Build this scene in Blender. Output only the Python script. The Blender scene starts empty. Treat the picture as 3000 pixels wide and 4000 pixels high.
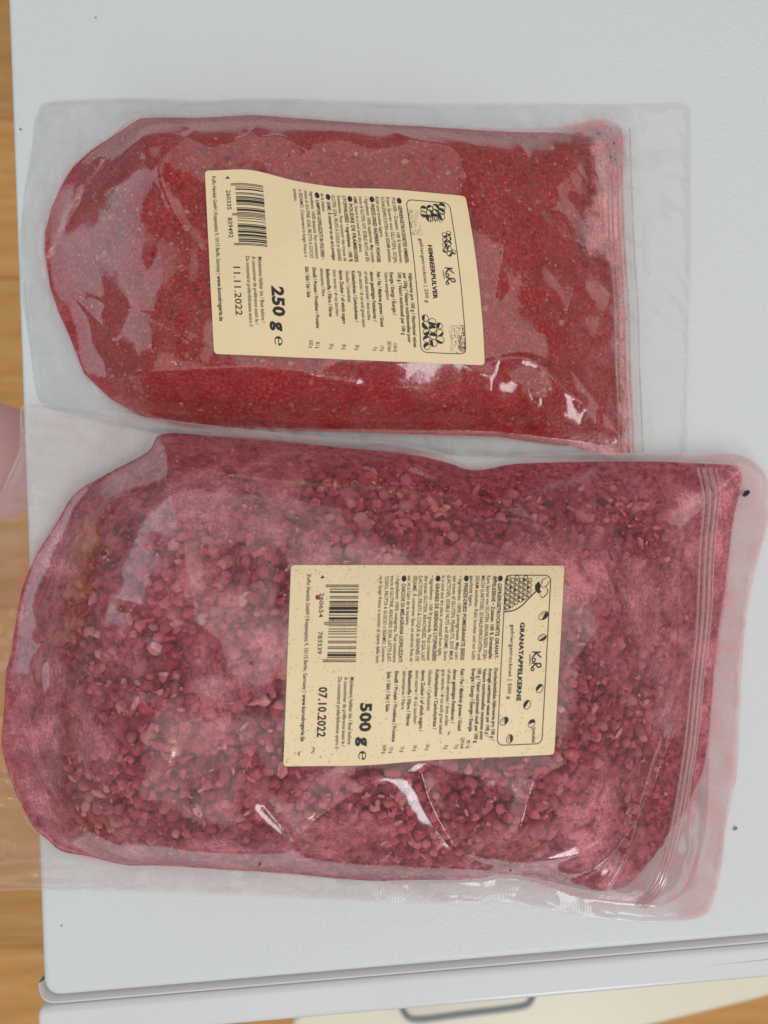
import bpy, math, random
import numpy as np
from mathutils import Matrix, Vector
random.seed(7); rng = np.random.default_rng(11)
SC = bpy.context.scene; COL = SC.collection
MM = 0.001
# ------------------------------------------------------------------ camera
CAM_H = 0.290
F = 26/36*4000.0                         # focal length in photograph pixels
TX, TY = math.radians(-2.0), math.radians(2.5)
cam_d = bpy.data.cameras.new('camera'); cam = bpy.data.objects.new('camera', cam_d); COL.objects.link(cam)
cam.location = (0, 0, CAM_H)
cam.rotation_euler = (TY, TX, 0)
cam_d.lens = 26; cam_d.sensor_width = 36; cam_d.clip_start = 0.01; cam_d.clip_end = 50
cam_d.dof.use_dof = True; cam_d.dof.focus_distance = 0.262; cam_d.dof.aperture_fstop = 8.0
SC.camera = cam
RM = np.array(cam.rotation_euler.to_matrix())
def P(px, py, z=0.0):
    """where the line of sight through photograph pixel px,py meets the level z"""
    d = RM @ np.array([(px-1500)/F, (2000-py)/F, -1.0])
    t = (z-CAM_H)/d[2]
    return np.array([d[0]*t, d[1]*t])
def PL(pts, z=0.0): return np.array([P(a, b, z) for a, b in pts])
# ------------------------------------------------------------------ light and exposure
w = bpy.data.worlds.new('World'); SC.world = w; w.use_nodes = True
bg = w.node_tree.nodes['Background']; bg.inputs[0].default_value = (1.0, 0.98, 0.96, 1); bg.inputs[1].default_value = 0.15
def area(name, loc, target, sx, sy, power, col):
    l = bpy.data.lights.new(name, 'AREA'); l.shape = 'RECTANGLE'; l.size = sx; l.size_y = sy; l.energy = power; l.color = col
    o = bpy.data.objects.new(name, l); COL.objects.link(o); o.location = loc
    o.rotation_euler = (Vector(target)-Vector(loc)).to_track_quat('-Z', 'Y').to_euler()
area('ceiling_stand_in_light', (1.75, -0.15, 2.1), (1.75, -0.15, 0), 4.2, 3.4, 33, (1.0, 0.955, 0.91))  # unseen panels stand in for a bright ceiling; gaps added for dark bands in reflections
area('ceiling_stand_in_light', (-0.9, 2.75, 2.1), (-0.7, 1.9, 0), 3.4, 2.2, 11, (1.0, 0.98, 0.96))
area('ceiling_stand_in_light', (-1.75, -2.9, 2.0), (-1.4, -2.0, 0), 2.4, 3.8, 17, (1.0, 0.965, 0.93))
area('window_light', (-2.3, 0.6, 1.0), (0, 0, 0), 2.0, 1.6, 9, (0.70, 0.90, 1.0))
area('balcony_window_light', (0.6, -1.8, 1.25), (0, 0, 0), 0.5, 0.9, 7, (0.93, 0.96, 1.0))
area('warm_lamp', (-1.05, -1.45, 1.7), (0, 0, 0), 0.04, 0.04, 0.35, (1.0, 0.75, 0.45))
SC.view_settings.view_transform = 'Standard'; SC.view_settings.look = 'None'; SC.view_settings.exposure = 0.42; SC.view_settings.gamma = 1
SC.render.engine = 'CYCLES'
SC.cycles.use_denoising = True; SC.cycles.transparent_max_bounces = 24; SC.cycles.max_bounces = 8
# ------------------------------------------------------------------ numeric helpers
def sstep(a, b, x):
    t = np.clip((x-a)/(b-a), 0, 1); return t*t*(3-2*t)
def gnoise(x, y, seed=0):
    r = np.random.default_rng(seed); perm = np.tile(r.permutation(256), 3); ang = r.random(256)*2*np.pi
    xi = np.floor(x).astype(int); yi = np.floor(y).astype(int); xf = x-xi; yf = y-yi
    u = xf**3*(xf*(xf*6-15)+10); v = yf**3*(yf*(yf*6-15)+10)
    def g(i, j, dx, dy):
        a = ang[perm[perm[i & 255]+(j & 255)]]; return np.cos(a)*dx+np.sin(a)*dy
    n0 = g(xi, yi, xf, yf)*(1-u)+g(xi+1, yi, xf-1, yf)*u
    n1 = g(xi, yi+1, xf, yf-1)*(1-u)+g(xi+1, yi+1, xf-1, yf-1)*u
    return (n0*(1-v)+n1*v)*1.5
def fbm(x, y, sc, seed=0, octv=4, gain=0.5):
    """noise with features about sc metres across, range about -1..1"""
    s = 0; a = 1
    for k in range(octv):
        s = s+a*gnoise(x/sc*2**k+k*17.3, y/sc*2**k-k*9.1, seed+k); a *= gain
    return s
def facets(x, y, sc, seed):
    """flat triangular facets with sharp creases, like stiff crumpled film"""
    wx = x+0.35*sc*gnoise(x/sc/1.3, y/sc/1.3, seed+50)*1.5; wy = y+0.35*sc*gnoise(x/sc/1.3+9, y/sc/1.3+4, seed+51)*1.5
    a = wx/sc; b = wy/sc; s = (a+b)*0.366; i = np.floor(a+s).astype(int); j = np.floor(b+s).astype(int)
    fx = a+s-i; fy = b+s-j
    r = np.random.default_rng(seed); perm = np.tile(r.permutation(256), 3); val = r.random(256)*2-1
    h = lambda i, j: val[perm[perm[i & 255]+(j & 255)]]
    up = fx > fy
    h00 = h(i, j); h11 = h(i+1, j+1); hm = np.where(up, h(i+1, j), h(i, j+1))
    big = np.where(up, fx, fy); small = np.where(up, fy, fx)
    return h00*(1-big)+hm*(big-small)+h11*small
def smooth_closed(p, n=6):
    p = np.asarray(p, float); out = []; N = len(p)
    for i in range(N):
        a, b, c, d = p[i-1], p[i], p[(i+1) % N], p[(i+2) % N]
        for k in range(n):
            t = k/n
            out.append(0.5*(2*b+(c-a)*t+(2*a-5*b+4*c-d)*t*t+(3*b-a-3*c+d)*t**3))
    return np.array(out)
def smooth_open(p, n=6):
    p = np.asarray(p, float); q = np.vstack([2*p[0]-p[1], p, 2*p[-1]-p[-2]]); out = []
    for i in range(1, len(q)-2):
        a, b, c, d = q[i-1], q[i], q[i+1], q[i+2]
        for k in range(n):
            t = k/n
            out.append(0.5*(2*b+(c-a)*t+(2*a-5*b+4*c-d)*t*t+(3*b-a-3*c+d)*t**3))
    out.append(p[-1]); return np.array(out)
def seg_dist(x, y, poly, closed=True, want_pt=False):
    A = poly; B = np.roll(poly, -1, 0) if closed else poly[1:]
    if not closed: A = poly[:-1]
    best = np.full(x.shape, 1e9); bx = x.copy(); by = y.copy()
    for (ax, ay), (cx, cy) in zip(A, B):
        dx, dy = cx-ax, cy-ay; L = dx*dx+dy*dy+1e-18
        t = np.clip(((x-ax)*dx+(y-ay)*dy)/L, 0, 1); qx = ax+t*dx; qy = ay+t*dy
        d = (x-qx)**2+(y-qy)**2
        if want_pt:
            m = d < best; bx = np.where(m, qx, bx); by = np.where(m, qy, by)
        best = np.minimum(best, d)
    return (np.sqrt(best), bx, by) if want_pt else np.sqrt(best)
def inside(x, y, poly):
    r = np.zeros(x.shape, bool); B = np.roll(poly, -1, 0)
    for (ax, ay), (cx, cy) in zip(poly, B):
        m = (ay > y) != (cy > y)
        r ^= m & (x < (cx-ax)*(y-ay)/(cy-ay+1e-18)+ax)
    return r
def sdist(x, y, poly): return np.where(inside(x, y, poly), 1, -1)*seg_dist(x, y, poly)
def smin(a, b, k):
    h = np.clip(0.5+0.5*(b-a)/k, 0, 1); return b*(1-h)+a*h-k*h*(1-h)
def erode(A, n):
    B = A.copy()
    for _ in range(n):
        C = B.copy()
        C[1:] = np.minimum(C[1:], B[:-1]); C[:-1] = np.minimum(C[:-1], B[1:]); C[:, 1:] = np.minimum(C[:, 1:], B[:, :-1]); C[:, :-1] = np.minimum(C[:, :-1], B[:, 1:]); B = C
    return B
class Field:
    def __init__(s, x0, x1, y0, y1, st):
        s.xs = np.arange(x0, x1+st, st); s.ys = np.arange(y0, y1+st, st); s.st = st
        s.X, s.Y = np.meshgrid(s.xs, s.ys)
    def sample(s, A, x, y):
        fx = np.clip((np.asarray(x)-s.xs[0])/s.st, 0, len(s.xs)-1.001); fy = np.clip((np.asarray(y)-s.ys[0])/s.st, 0, len(s.ys)-1.001)
        i = fx.astype(int); j = fy.astype(int); u = fx-i; v = fy-j
        return A[j, i]*(1-u)*(1-v)+A[j, i+1]*u*(1-v)+A[j+1, i]*(1-u)*v+A[j+1, i+1]*u*v
# ------------------------------------------------------------------ object helpers
def mesh_np(name, V, Fc, mat=None, smooth=True, attrs=None):
    """V n x 3, Fc list of faces or an m x k array"""
    me = bpy.data.meshes.new(name); V = np.asarray(V, np.float32)
    if isinstance(Fc, np.ndarray):
        k = Fc.shape[1]; m = len(Fc)
        me.vertices.add(len(V)); me.vertices.foreach_set('co', V.ravel())
        me.loops.add(m*k); me.loops.foreach_set('vertex_index', Fc.astype(np.int32).ravel())
        me.polygons.add(m); me.polygons.foreach_set('loop_start', np.arange(0, m*k, k, dtype=np.int32))
        me.update(calc_edges=True)
    else:
        me.from_pydata([tuple(v) for v in V], [], Fc)
    me.polygons.foreach_set('use_smooth', np.full(len(me.polygons), smooth))
    for k, a in (attrs or {}).items():
        at = me.attributes.new(k, 'FLOAT', 'POINT'); at.data.foreach_set('value', np.asarray(a, np.float32))
    if mat: me.materials.append(mat)
    me.validate(); me.update()
    return me
def link(name, me, parent=None):
    o = bpy.data.objects.new(name, me); COL.objects.link(o)
    if parent is not None: o.parent = parent
    return o
def empty(name, loc=(0, 0, 0)):
    o = bpy.data.objects.new(name, None); COL.objects.link(o); o.empty_display_size = 0.02; return o
def tag(o, label=None, cat=None, group=None, kind=None):
    if label: o['label'] = label
    if cat: o['category'] = cat
    if group: o['group'] = group
    if kind: o['kind'] = kind
    return o
class MB:
    """collects pieces into one mesh"""
    def __init__(s): s.v = []; s.f = []; s.n = 0
    def add(s, V, Fs):
        s.v += [tuple(map(float, p)) for p in V]; s.f += [tuple(i+s.n for i in f) for f in Fs]; s.n = len(s.v)
    def tube(s, pts, r, n=8, cap=True):
        pts = [Vector(p) for p in pts]; V = []; Fs = []; N = len(pts)
        for i, p in enumerate(pts):
            t = (pts[min(i+1, N-1)]-pts[max(i-1, 0)]).normalized()
            a = t.cross(Vector((0, 0, 1)));  a = a.normalized() if a.length > 1e-6 else Vector((1, 0, 0)); b = a.cross(t)
            rr = r[i] if hasattr(r, '__len__') else r
            V += [p+a*math.cos(2*math.pi*k/n)*rr+b*math.sin(2*math.pi*k/n)*rr for k in range(n)]
        for i in range(N-1):
            for k in range(n):
                Fs.append((i*n+k, i*n+(k+1) % n, (i+1)*n+(k+1) % n, (i+1)*n+k))
        if cap: Fs += [tuple(range(n))[::-1], tuple((N-1)*n+k for k in range(n))]
        s.add(V, Fs)
    def prism(s, poly, z0, z1, bev=0.0, nb=4, bev_bot=False):
        """upright prism from an outline (ccw), top edge rounded by bev"""
        poly = np.asarray(poly, float); N = len(poly)
        e1 = np.roll(poly, -1, 0)-poly; e0 = poly-np.roll(poly, 1, 0)
        n1 = np.stack([e1[:, 1], -e1[:, 0]], 1); n1 /= np.linalg.norm(n1, axis=1)[:, None]+1e-12
        n0 = np.stack([e0[:, 1], -e0[:, 0]], 1); n0 /= np.linalg.norm(n0, axis=1)[:, None]+1e-12
        nn = n0+n1; nn /= np.linalg.norm(nn, axis=1)[:, None]+1e-12; nn /= np.clip((nn*n1).sum(1), 0.4, 1)[:, None]
        rings = [(0, z0)]+([(bev*(1-math.cos(a)), z1-bev*(1-math.sin(a))) for a in [math.pi/2*k/nb for k in range(nb+1)]] if bev else [(0, z1)])
        V = []; Fs = []
        for ins, z in rings:
            q = poly-nn*ins; V += [(p[0], p[1], z) for p in q]
        for r in range(len(rings)-1):
            for k in range(N): Fs.append((r*N+k, r*N+(k+1) % N, (r+1)*N+(k+1) % N, (r+1)*N+k))
        L = (len(rings)-1)*N; V += [(p[0], p[1], z1) for p in q]; cc = len(V); V.append((*poly.mean(0), z1))
        Fs += [(L+N+k, L+N+(k+1) % N, cc) for k in range(N)]; Fs.append(tuple(range(N))[::-1])
        s.add(V, Fs)
    def build(s, name, mat, parent=None, smooth=True, sharp=40):
        me = mesh_np(name, s.v, s.f, mat, smooth)
        if smooth and sharp: me.set_sharp_from_angle(angle=math.radians(sharp))
        return link(name, me, parent)
def ccw(p):
    p = np.asarray(p); a = np.sum(p[:, 0]*np.roll(p[:, 1], -1)-np.roll(p[:, 0], -1)*p[:, 1]); return p if a > 0 else p[::-1]
def round_corners(p, r, n=6):
    p = np.asarray(p, float); out = []; N = len(p); rs = r if hasattr(r, '__len__') else [r]*N
    for i in range(N):
        a, b, c = p[i-1], p[i], p[(i+1) % N]; u = (a-b)/np.linalg.norm(a-b); v = (c-b)/np.linalg.norm(c-b)
        if rs[i] <= 0: out.append(b); continue
        for k in range(n+1):
            t = k/n; q0 = b+u*rs[i]; q1 = b+v*rs[i]
            out.append((1-t)**2*q0+2*t*(1-t)*b+t*t*q1)
    return np.array(out)
# ------------------------------------------------------------------ material helpers
class NT:
    def __init__(s, name):
        s.m = bpy.data.materials.new(name); s.m.use_nodes = True; s.t = s.m.node_tree; s.t.nodes.clear()
        s.out = s.t.nodes.new('ShaderNodeOutputMaterial')
    def n(s, typ, ins=None, **kw):
        nd = s.t.nodes.new('ShaderNode'+typ)
        for k, v in kw.items(): setattr(nd, k, v)
        for k, v in (ins or {}).items(): s.set(nd, k, v)
        return nd
    def set(s, nd, k, v):
        i = nd.inputs[k]
        if isinstance(v, bpy.types.NodeSocket): s.t.links.new(v, i)
        elif isinstance(v, bpy.types.Node): s.t.links.new(v.outputs[0], i)
        else:
            if hasattr(i.default_value, '__len__') and hasattr(v, '__len__') and len(v) == 3 and len(i.default_value) == 4: v = (*v, 1)
            i.default_value = v
    def math(s, op, a, b=0.0, clamp=False):
        nd = s.n('Math', {0: a, 1: b}, operation=op); nd.use_clamp = clamp; return nd
    def noise(s, scale, detail=4, rough=0.55, vec=None, dist=0.0):
        nd = s.n('TexNoise', {'Scale': scale, 'Detail': detail, 'Roughness': rough, 'Distortion': dist})
        if vec is not None: s.set(nd, 'Vector', vec)
        return nd
    def ramp(s, fac, stops):
        nd = s.n('ValToRGB'); e = nd.color_ramp.elements
        while len(e) < len(stops): e.new(0.5)
        for el, (p, c) in zip(e, stops): el.position = p; el.color = c if len(c) == 4 else (*c, 1)
        s.set(nd, 0, fac); return nd
    def rng(s, v, a, b, c, d):
        nd = s.n('MapRange', {0: v, 1: a, 2: b, 3: c, 4: d}); return nd
    def co(s, scale=(1, 1, 1), rot=(0, 0, 0)):
        tc = s.n('TexCoord'); mp = s.n('Mapping', {'Vector': tc.outputs['Object'], 'Scale': scale, 'Rotation': rot}); return mp
    def surf(s, x): s.t.links.new(x.outputs[0] if isinstance(x, bpy.types.Node) else x, s.out.inputs[0]); return s.m
def attr(nt, name): return nt.n('Attribute', attribute_name=name).outputs['Fac']
def mat_plain(name, col, rough=0.5, bump=None, var=0.0, spec=0.5):
    t = NT(name); b = t.n('BsdfPrincipled', {'Base Color': col, 'Roughness': rough, 'Specular IOR Level': spec})
    if var:
        n = t.noise(60, 5, 0.6, t.co()); c2 = tuple(min(1, c*(1+var)) for c in col); c1 = tuple(c*(1-var) for c in col)
        t.set(b, 'Base Color', t.ramp(n, [(0.3, c1), (0.7, c2)]))
    if bump:
        n = t.noise(bump[0], 3, 0.5, t.co()); t.set(b, 'Normal', t.n('Bump', {'Height': n, 'Strength': bump[1], 'Distance': bump[2]}))
    return t.surf(b)
def mat_film(name, dust_a, dust_b, fib, haze_col, tint, gloss=1.7, rough=0.11, sheet=False):
    """clear plastic film: see-through, glossy, with powder dust clinging to it where 'dust' says and milky haze where 'haze' says"""
    t = NT(name); co = t.co()
    nb = t.noise(95, 6, 0.62, co, 0.6); nf = t.noise(900, 4, 0.7, co)
    n1 = t.noise(430, 5, 0.7, t.co((0.3, 1, 1), (0, 0, 0.9)), 2.2); n2 = t.noise(390, 5, 0.7, t.co((1, 0.3, 1), (0, 0, 0.5)), 2.2)
    ns = t.math('MAXIMUM', n1, n2)
    dust = attr(t, 'dust'); haze = attr(t, 'haze'); rib = attr(t, 'rib')
    cov = t.math('MULTIPLY', dust, t.rng(nb, 0.34, 0.66, fib[0], fib[1]))
    cov = t.math('MULTIPLY', cov, t.rng(ns, 0.36, 0.76, fib[2], fib[3]))
    cov = t.math('MULTIPLY', cov, t.rng(nf, 0.32, 0.68, 0.55, 1.45), True)
    dcol = t.ramp(ns, [(0.38, dust_a), (0.75, dust_b)])
    dd = t.n('BsdfDiffuse', {'Color': dcol})
    tr = t.n('BsdfTransparent', {'Color': tint})
    hz = t.n('BsdfDiffuse', {'Color': haze_col}); hz2 = t.n('BsdfTranslucent', {'Color': haze_col})
    hzm = t.n('MixShader', {0: 0.5, 1: hz, 2: hz2})
    a = t.n('MixShader', {0: t.math('MULTIPLY', haze, t.rng(nb, 0.3, 0.7, 0.7, 1.3), True), 1: tr, 2: hzm})
    b = t.n('MixShader', {0: cov, 1: a, 2: dd})
    wv = t.n('TexWave', {'Vector': co, 'Scale': 280.0, 'Distortion': 0.6, 'Detail': 1.0}, wave_type='BANDS', bands_direction='X')
    hgt = t.math('ADD', t.math('MULTIPLY', wv.outputs['Fac'], t.math('MULTIPLY', rib, 1.4)), t.math('MULTIPLY', t.noise(260, 3, 0.6, co), 0.35))
    bm = t.n('Bump', {'Height': hgt, 'Strength': 0.8, 'Distance': 0.00016})
    fr = t.n('Fresnel', {'IOR': 1.5, 'Normal': bm})
    gl = t.n('BsdfGlossy', {'Color': (1, 1, 1), 'Roughness': rough, 'Normal': bm})
    fac = t.math('MULTIPLY', t.math('MINIMUM', t.math('MULTIPLY', fr, gloss), 0.26), t.math('SUBTRACT', 1.0, t.math('MULTIPLY', attr(t, 'weld'), 0.55)), True)
    return t.surf(t.n('MixShader', {0: fac, 1: b, 2: gl}))
# ------------------------------------------------------------------ setting: floor
FLOOR = -0.80
def wood():
    t = NT('oak_plank_wood'); oi = t.n('ObjectInfo')
    v = t.n('VectorMath', {0: t.co((0.5, 7, 1)), 1: oi.outputs['Location']}, operation='ADD')
    n = t.noise(7, 6, 0.6, v, 0.8); n2 = t.noise(60, 4, 0.6, v)
    c = t.ramp(n, [(0.25, (0.50, 0.23, 0.06)), (0.5, (0.70, 0.355, 0.100)), (0.75, (0.78, 0.46, 0.175))])
    c2 = t.n('MixRGB', {0: t.rng(n2, 0.3, 0.7, 0, 0.35), 1: c, 2: (0.30, 0.13, 0.035)})
    c3 = t.n('HueSaturation', {'Value': t.rng(oi.outputs['Random'], 0, 1, 0.86, 1.14), 'Color': c2})
    return t.surf(t.n('BsdfPrincipled', {'Base Color': c3, 'Roughness': 0.38, 'Specular IOR Level': 0.4}))
M_wood = wood()
fm = MB(); fm.prism([(-3, -3), (3, -3), (3, 3), (-3, 3)], FLOOR-0.06, FLOOR-0.004)
floor = tag(fm.build('floor', mat_plain('dark_joint', (0.20, 0.10, 0.04), 0.9)), kind='structure')
PW = 0.24
pm = MB(); pm.prism(ccw([(-0.70, -PW/2+0.0006), (0.70, -PW/2+0.0006), (0.70, PW/2-0.0006), (-0.70, PW/2-0.0006)]), -0.012, 0, 0.0015, 2)
plank_me = pm.build('plank', M_wood, floor); first = plank_me
k = 0
for j in range(-5, 6):
    for i in range(-1, 2):
        o = first if k == 0 else link('plank', first.data, floor); k += 1
        o.location = (i*1.4015+((j*0.53) % 1.0)-0.5, j*PW+0.03, FLOOR)
# ------------------------------------------------------------------ white appliance (top panel, gasket, door)
M_white = mat_plain('white_textured_enamel', (0.71, 0.745, 0.76), 0.40, (650, 0.5, 0.0006))
M_door = mat_plain('white_smooth_enamel', (0.72, 0.73, 0.75), 0.22)
M_gask = mat_plain('mauve_grey_gasket', (0.68, 0.645, 0.655), 0.5)
M_dark = mat_plain('dark_gap', (0.03, 0.028, 0.028), 0.8)
app = tag(empty('white_appliance'), 'white appliance with finely bumpy top, both red pouches lying on it', 'appliance')
cA = P(166, 3902); top_l = P(26, 0); fr_r = P(3000, 3658)
dl = (top_l-cA)/np.linalg.norm(top_l-cA); df = (fr_r-cA)/np.linalg.norm(fr_r-cA)
print('appliance corner angle', math.degrees(math.acos(float(dl@df))))
b0 = cA; b1 = cA+df*0.50; b2 = b1+dl*0.50; b3 = cA+dl*0.50
tp = MB(); tp.prism(ccw(round_corners([b0, b1, b2, b3], [0.0075, 0.012, 0.012, 0.012], 10)), -0.035, 0, 0.0030, 6)
tp.build('top_panel', M_white, app, sharp=60)
bp = MB(); bp.prism(ccw([b0+df*.002+dl*.002, b1-df*.002+dl*.002, b2-df*.002-dl*.002, b3+df*.002-dl*.002]), FLOOR+0.01, -0.0351)
bp.build('body', M_door, app, smooth=False)
nf = -dl                                             # towards the door
g0 = cA+nf*0.0014-df*0.0012; ga = b1+nf*0.0014
gk = MB()
o1 = round_corners([g0+dl*0.006, g0, ga], [0, 0.0058, 0]); o2 = round_corners([g0-df*0.0012+nf*0.0022+dl*0.0085, g0-df*0.0012+nf*0.0022, ga+nf*0.0022], [0, 0.007, 0])
V = [(*p, -0.0040) for p in o1]+[(*p, -0.0022) for p in (o1*0.4+o2*0.6)]+[(*p, -0.0026) for p in o2]+[(*p, -0.03) for p in o2]+[(*p, -0.03) for p in o1]
n1 = len(o1); Fs = []
for r in range(4):
    for q in range(n1-1): Fs.append((r*n1+q, r*n1+q+1, (r+1)*n1+q+1, (r+1)*n1+q))
for q in range(n1-1): Fs.append((4*n1+q, 4*n1+q+1, q+1, q))
gk.add(V, Fs); gk.build('gasket', M_gask, app)
gb = MB(); gb.prism(ccw([cA-df*0.000+nf*0.0001, b1+nf*0.0001, b1+nf*0.0036, cA+nf*0.0036]), -0.06, -0.0305); gb.build('gap_backing', M_dark, app, smooth=False)
d0 = g0-df*0.0018+nf*0.0026; d1 = b1+nf*0.0040; 
db = MB(); db.prism(ccw(round_corners([d0, d1, d1+nf*0.0128, d0+nf*0.0128], [0.0040, 0.001, 0.003, 0.0075], 8)), FLOOR+0.03, -0.0012, 0.0022, 6)
db.build('door', M_door, app, sharp=60)
# ------------------------------------------------------------------ cream box on the floor with wire handle
ZB = -0.42
M_cream = mat_plain('cream_lacquer', (0.88, 0.82, 0.67), 0.35)
M_hand = mat_plain('dark_grey_metal', (0.26, 0.28, 0.295), 0.35)
box = tag(empty('storage_box'), 'cream storage box with a dark grey wire handle below the appliance door', 'box')
pts = PL([(1130, 4010), (1400, 3700), (3300, 3500), (3300, 3800), (2960, 3907), (2540, 4010), (2300, 4080), (1250, 4080)], ZB)
lid = [pts[1], pts[2], pts[3], pts[4], pts[5], pts[6], pts[7], pts[0]]
lb = MB(); lb.prism(ccw(round_corners(lid, 0.008)), ZB-0.02, ZB, 0.004, 4); lb.build('lid', M_cream, box, sharp=60)
bb = MB(); c = np.mean(lid, 0); bb.prism(ccw([c+(p-c)*0.96 for p in lid]), FLOOR+0.001, ZB-0.0201); bb.build('body', M_cream, box, smooth=False)
hp = smooth_open(PL([(1545, 3880), (1568, 3945), (1592, 3972), (1640, 3982), (1800, 3962), (2010, 3936), (2065, 3920), (2092, 3893), (2110, 3830)], ZB+0.016), 5)
hz_ = [ZB+0.016-0.013*max(0, 1-4*min(i, len(hp)-1-i)/len(hp)) for i in range(len(hp))]
hb = MB(); hb.tube([(*p, z) for p, z in zip(hp, hz_)], 0.0028, 12); hb.build('handle', M_hand, box)
# ------------------------------------------------------------------ pink bundle at the left, below the top
def blob(name, c, r, mat, seed, amp=0.08):
    U = 48; Vn = 28; V = []
    for j in range(Vn+1):
        th = math.pi*j/Vn
        for i in range(U):
            ph = 2*math.pi*i/U; n = Vector((math.sin(th)*math.cos(ph), math.sin(th)*math.sin(ph), math.cos(th)))
            q = 1+amp*float(gnoise(np.array([n.x*1.7+seed]), np.array([n.y*1.7+n.z*1.3]), 5)[0])
            V.append((c[0]+r[0]*n.x*q, c[1]+r[1]*n.y*q, max(c[2]+r[2]*n.z*q, FLOOR+0.001)))
    Fs = [(j*U+i, (j+1)*U+i, (j+1)*U+(i+1) % U, j*U+(i+1) % U) for j in range(Vn) for i in range(U)]
    return link(name, mesh_np(name, V, Fs, mat))
ZP = -0.14
q0 = P(-10, 1760, ZP); e0 = P(-10, 1560, ZP)
pk = blob('pink_bundle', (q0[0]-0.055, q0[1]-0.004, ZP-0.02), (0.085, abs(e0[1]-q0[1])+0.012, 0.05), mat_plain('pink_cloth', (0.74, 0.42, 0.42), 0.8, None, 0.06), 3)
tag(pk, 'soft pink rounded shape out of focus beyond the left edge of the appliance', 'bundle')
# ------------------------------------------------------------------ pouches
def grid_mesh(fld, Z, S, poly, mat, name, parent, attrs=None, snap=True):
    """the cells of a height field that lie inside an outline, edge vertices drawn on to the outline"""
    ins = S > 0; ny, nx = S.shape
    cell = ins[:-1, :-1] | ins[1:, :-1] | ins[:-1, 1:] | ins[1:, 1:]
    if not snap: cell = ins[:-1, :-1] & ins[1:, :-1] & ins[:-1, 1:] & ins[1:, 1:]
    idx = np.arange(ny*nx).reshape(ny, nx)
    q = np.stack([idx[:-1, :-1][cell], idx[:-1, 1:][cell], idx[1:, 1:][cell], idx[1:, :-1][cell]], 1)
    used = np.unique(q); remap = np.full(ny*nx, -1); remap[used] = np.arange(len(used))
    x = fld.X.ravel()[used].copy(); y = fld.Y.ravel()[used].copy(); z = Z.ravel()[used].copy(); s = S.ravel()[used]
    if snap:
        gy, gx = np.gradient(S, fld.st); gx = gx.ravel()[used]; gy = gy.ravel()[used]; o = np.where(s <= 0)[0]
        k = np.clip(-s[o]/(gx[o]**2+gy[o]**2+1e-6), 0, fld.st*1.5); L = np.clip(np.hypot(gx[o], gy[o]), 1e-3, None)
        x[o] += gx[o]*k; y[o] += gy[o]*k; z[o] = fld.sample(Z, x[o], y[o])
    A = {k: a.ravel()[used] for k, a in (attrs or {}).items()}
    return link(name, mesh_np(name, np.stack([x, y, z], 1), remap[q], mat, True, A), parent)
def crease(fld, pts, z, wdt, sharp=True):
    d = seg_dist(fld.X, fld.Y, smooth_open(PL(pts, z), 4), False)
    return np.exp(-d/wdt) if sharp else np.exp(-(d/wdt)**2)
def region(fld, pts, z, soft=0.002):
    return sstep(-soft, soft, sdist(fld.X, fld.Y, smooth_closed(PL(pts, z), 3)))

# ---------- smaller pouch: raspberry powder
ST = 0.0006
OUT1 = [(150, 440), (165, 410), (220, 396), (420, 386), (600, 386), (760, 394), (1000, 386), (1300, 392), (1700, 404), (2150, 404), (2380, 408), (2640, 400), (2676, 408), (2697, 440), (2700, 640), (2702, 860), (2698, 1200), (2690, 1500), (2680, 1760), (2600, 1800), (2400, 1795), (2100, 1790), (1800, 1780), (1500, 1765), (1000, 1735), (600, 1690), (300, 1625), (180, 1590), (152, 1560), (136, 1500), (110, 1310), (81, 1114), (77, 960), (95, 760), (125, 580), (136, 480)]
CON1 = [(542, 440), (434, 508), (350, 565), (271, 635), (225, 705), (185, 793), (160, 890), (158, 969), (181, 1114), (215, 1210), (253, 1295), (312, 1448), (416, 1548), (542, 1620), (723, 1656), (1085, 1674), (1500, 1688), (1952, 1701), (2223, 1738), (2475, 1765), (2460, 1400), (2452, 1100), (2440, 800), (2425, 476), (2133, 490), (1952, 494), (1680, 480), (1500, 470), (1175, 445), (995, 433), (904, 436), (750, 445)]
POW1 = CON1[:19]+[(2462, 1760), (2455, 1475), (2449, 1294), (2436, 1114), (2413, 1014), (2359, 965), (2318, 975), (2300, 915), (2318, 850), (2359, 770), (2350, 689), (2336, 598), (2345, 500)]+CON1[24:]
out1 = smooth_closed(PL(OUT1, .001), 4); con1 = smooth_closed(PL(CON1, .004), 4); pow1 = PL(POW1, .006)
f1 = Field(out1[:, 0].min()-.003, out1[:, 0].max()+.003, out1[:, 1].min()-.003, out1[:, 1].max()+.003, ST)
X, Y = f1.X, f1.Y
S1 = sdist(X, Y, out1); D1 = sdist(X, Y, con1)
d = np.maximum(D1, 0)
bot = PL([(312, 1448), (416, 1548), (542, 1620), (723, 1656), (1085, 1674), (1500, 1688), (1952, 1701), (2223, 1738), (2475, 1765)], .004)
db_ = seg_dist(X, Y, bot, False)
xa, xb, xc = P(1750, 1000, .02)[0], P(2440, 1000, .01)[0], P(160, 1000, .01)[0]
taper = 1-0.68*sstep(xa, xb, X); tl = 0.55+0.45*sstep(xc, xc+0.055, X)
plate = 0.027*taper*tl*(1-np.exp(-(d/(0.014+0.012*(1-sstep(xc, xc+.05, X))))**1.2))
side = np.where(D1 > 0, 1.12*db_+0.0, 0)
k1 = 0.0012+0.004*sstep(P(1200, 0)[0], P(1700, 0)[0], X)
base1 = np.where(D1 > 0, np.maximum(smin(plate, side, k1), 0), 0)
def on_field(fld, Z, px):
    out = []
    for a_, b_ in px:
        z = .03
        for _ in range(10): z = .5*z+.5*float(fld.sample(Z, *P(a_, b_, z)))
        out.append(P(a_, b_, z))
    return np.array(out)
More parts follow.
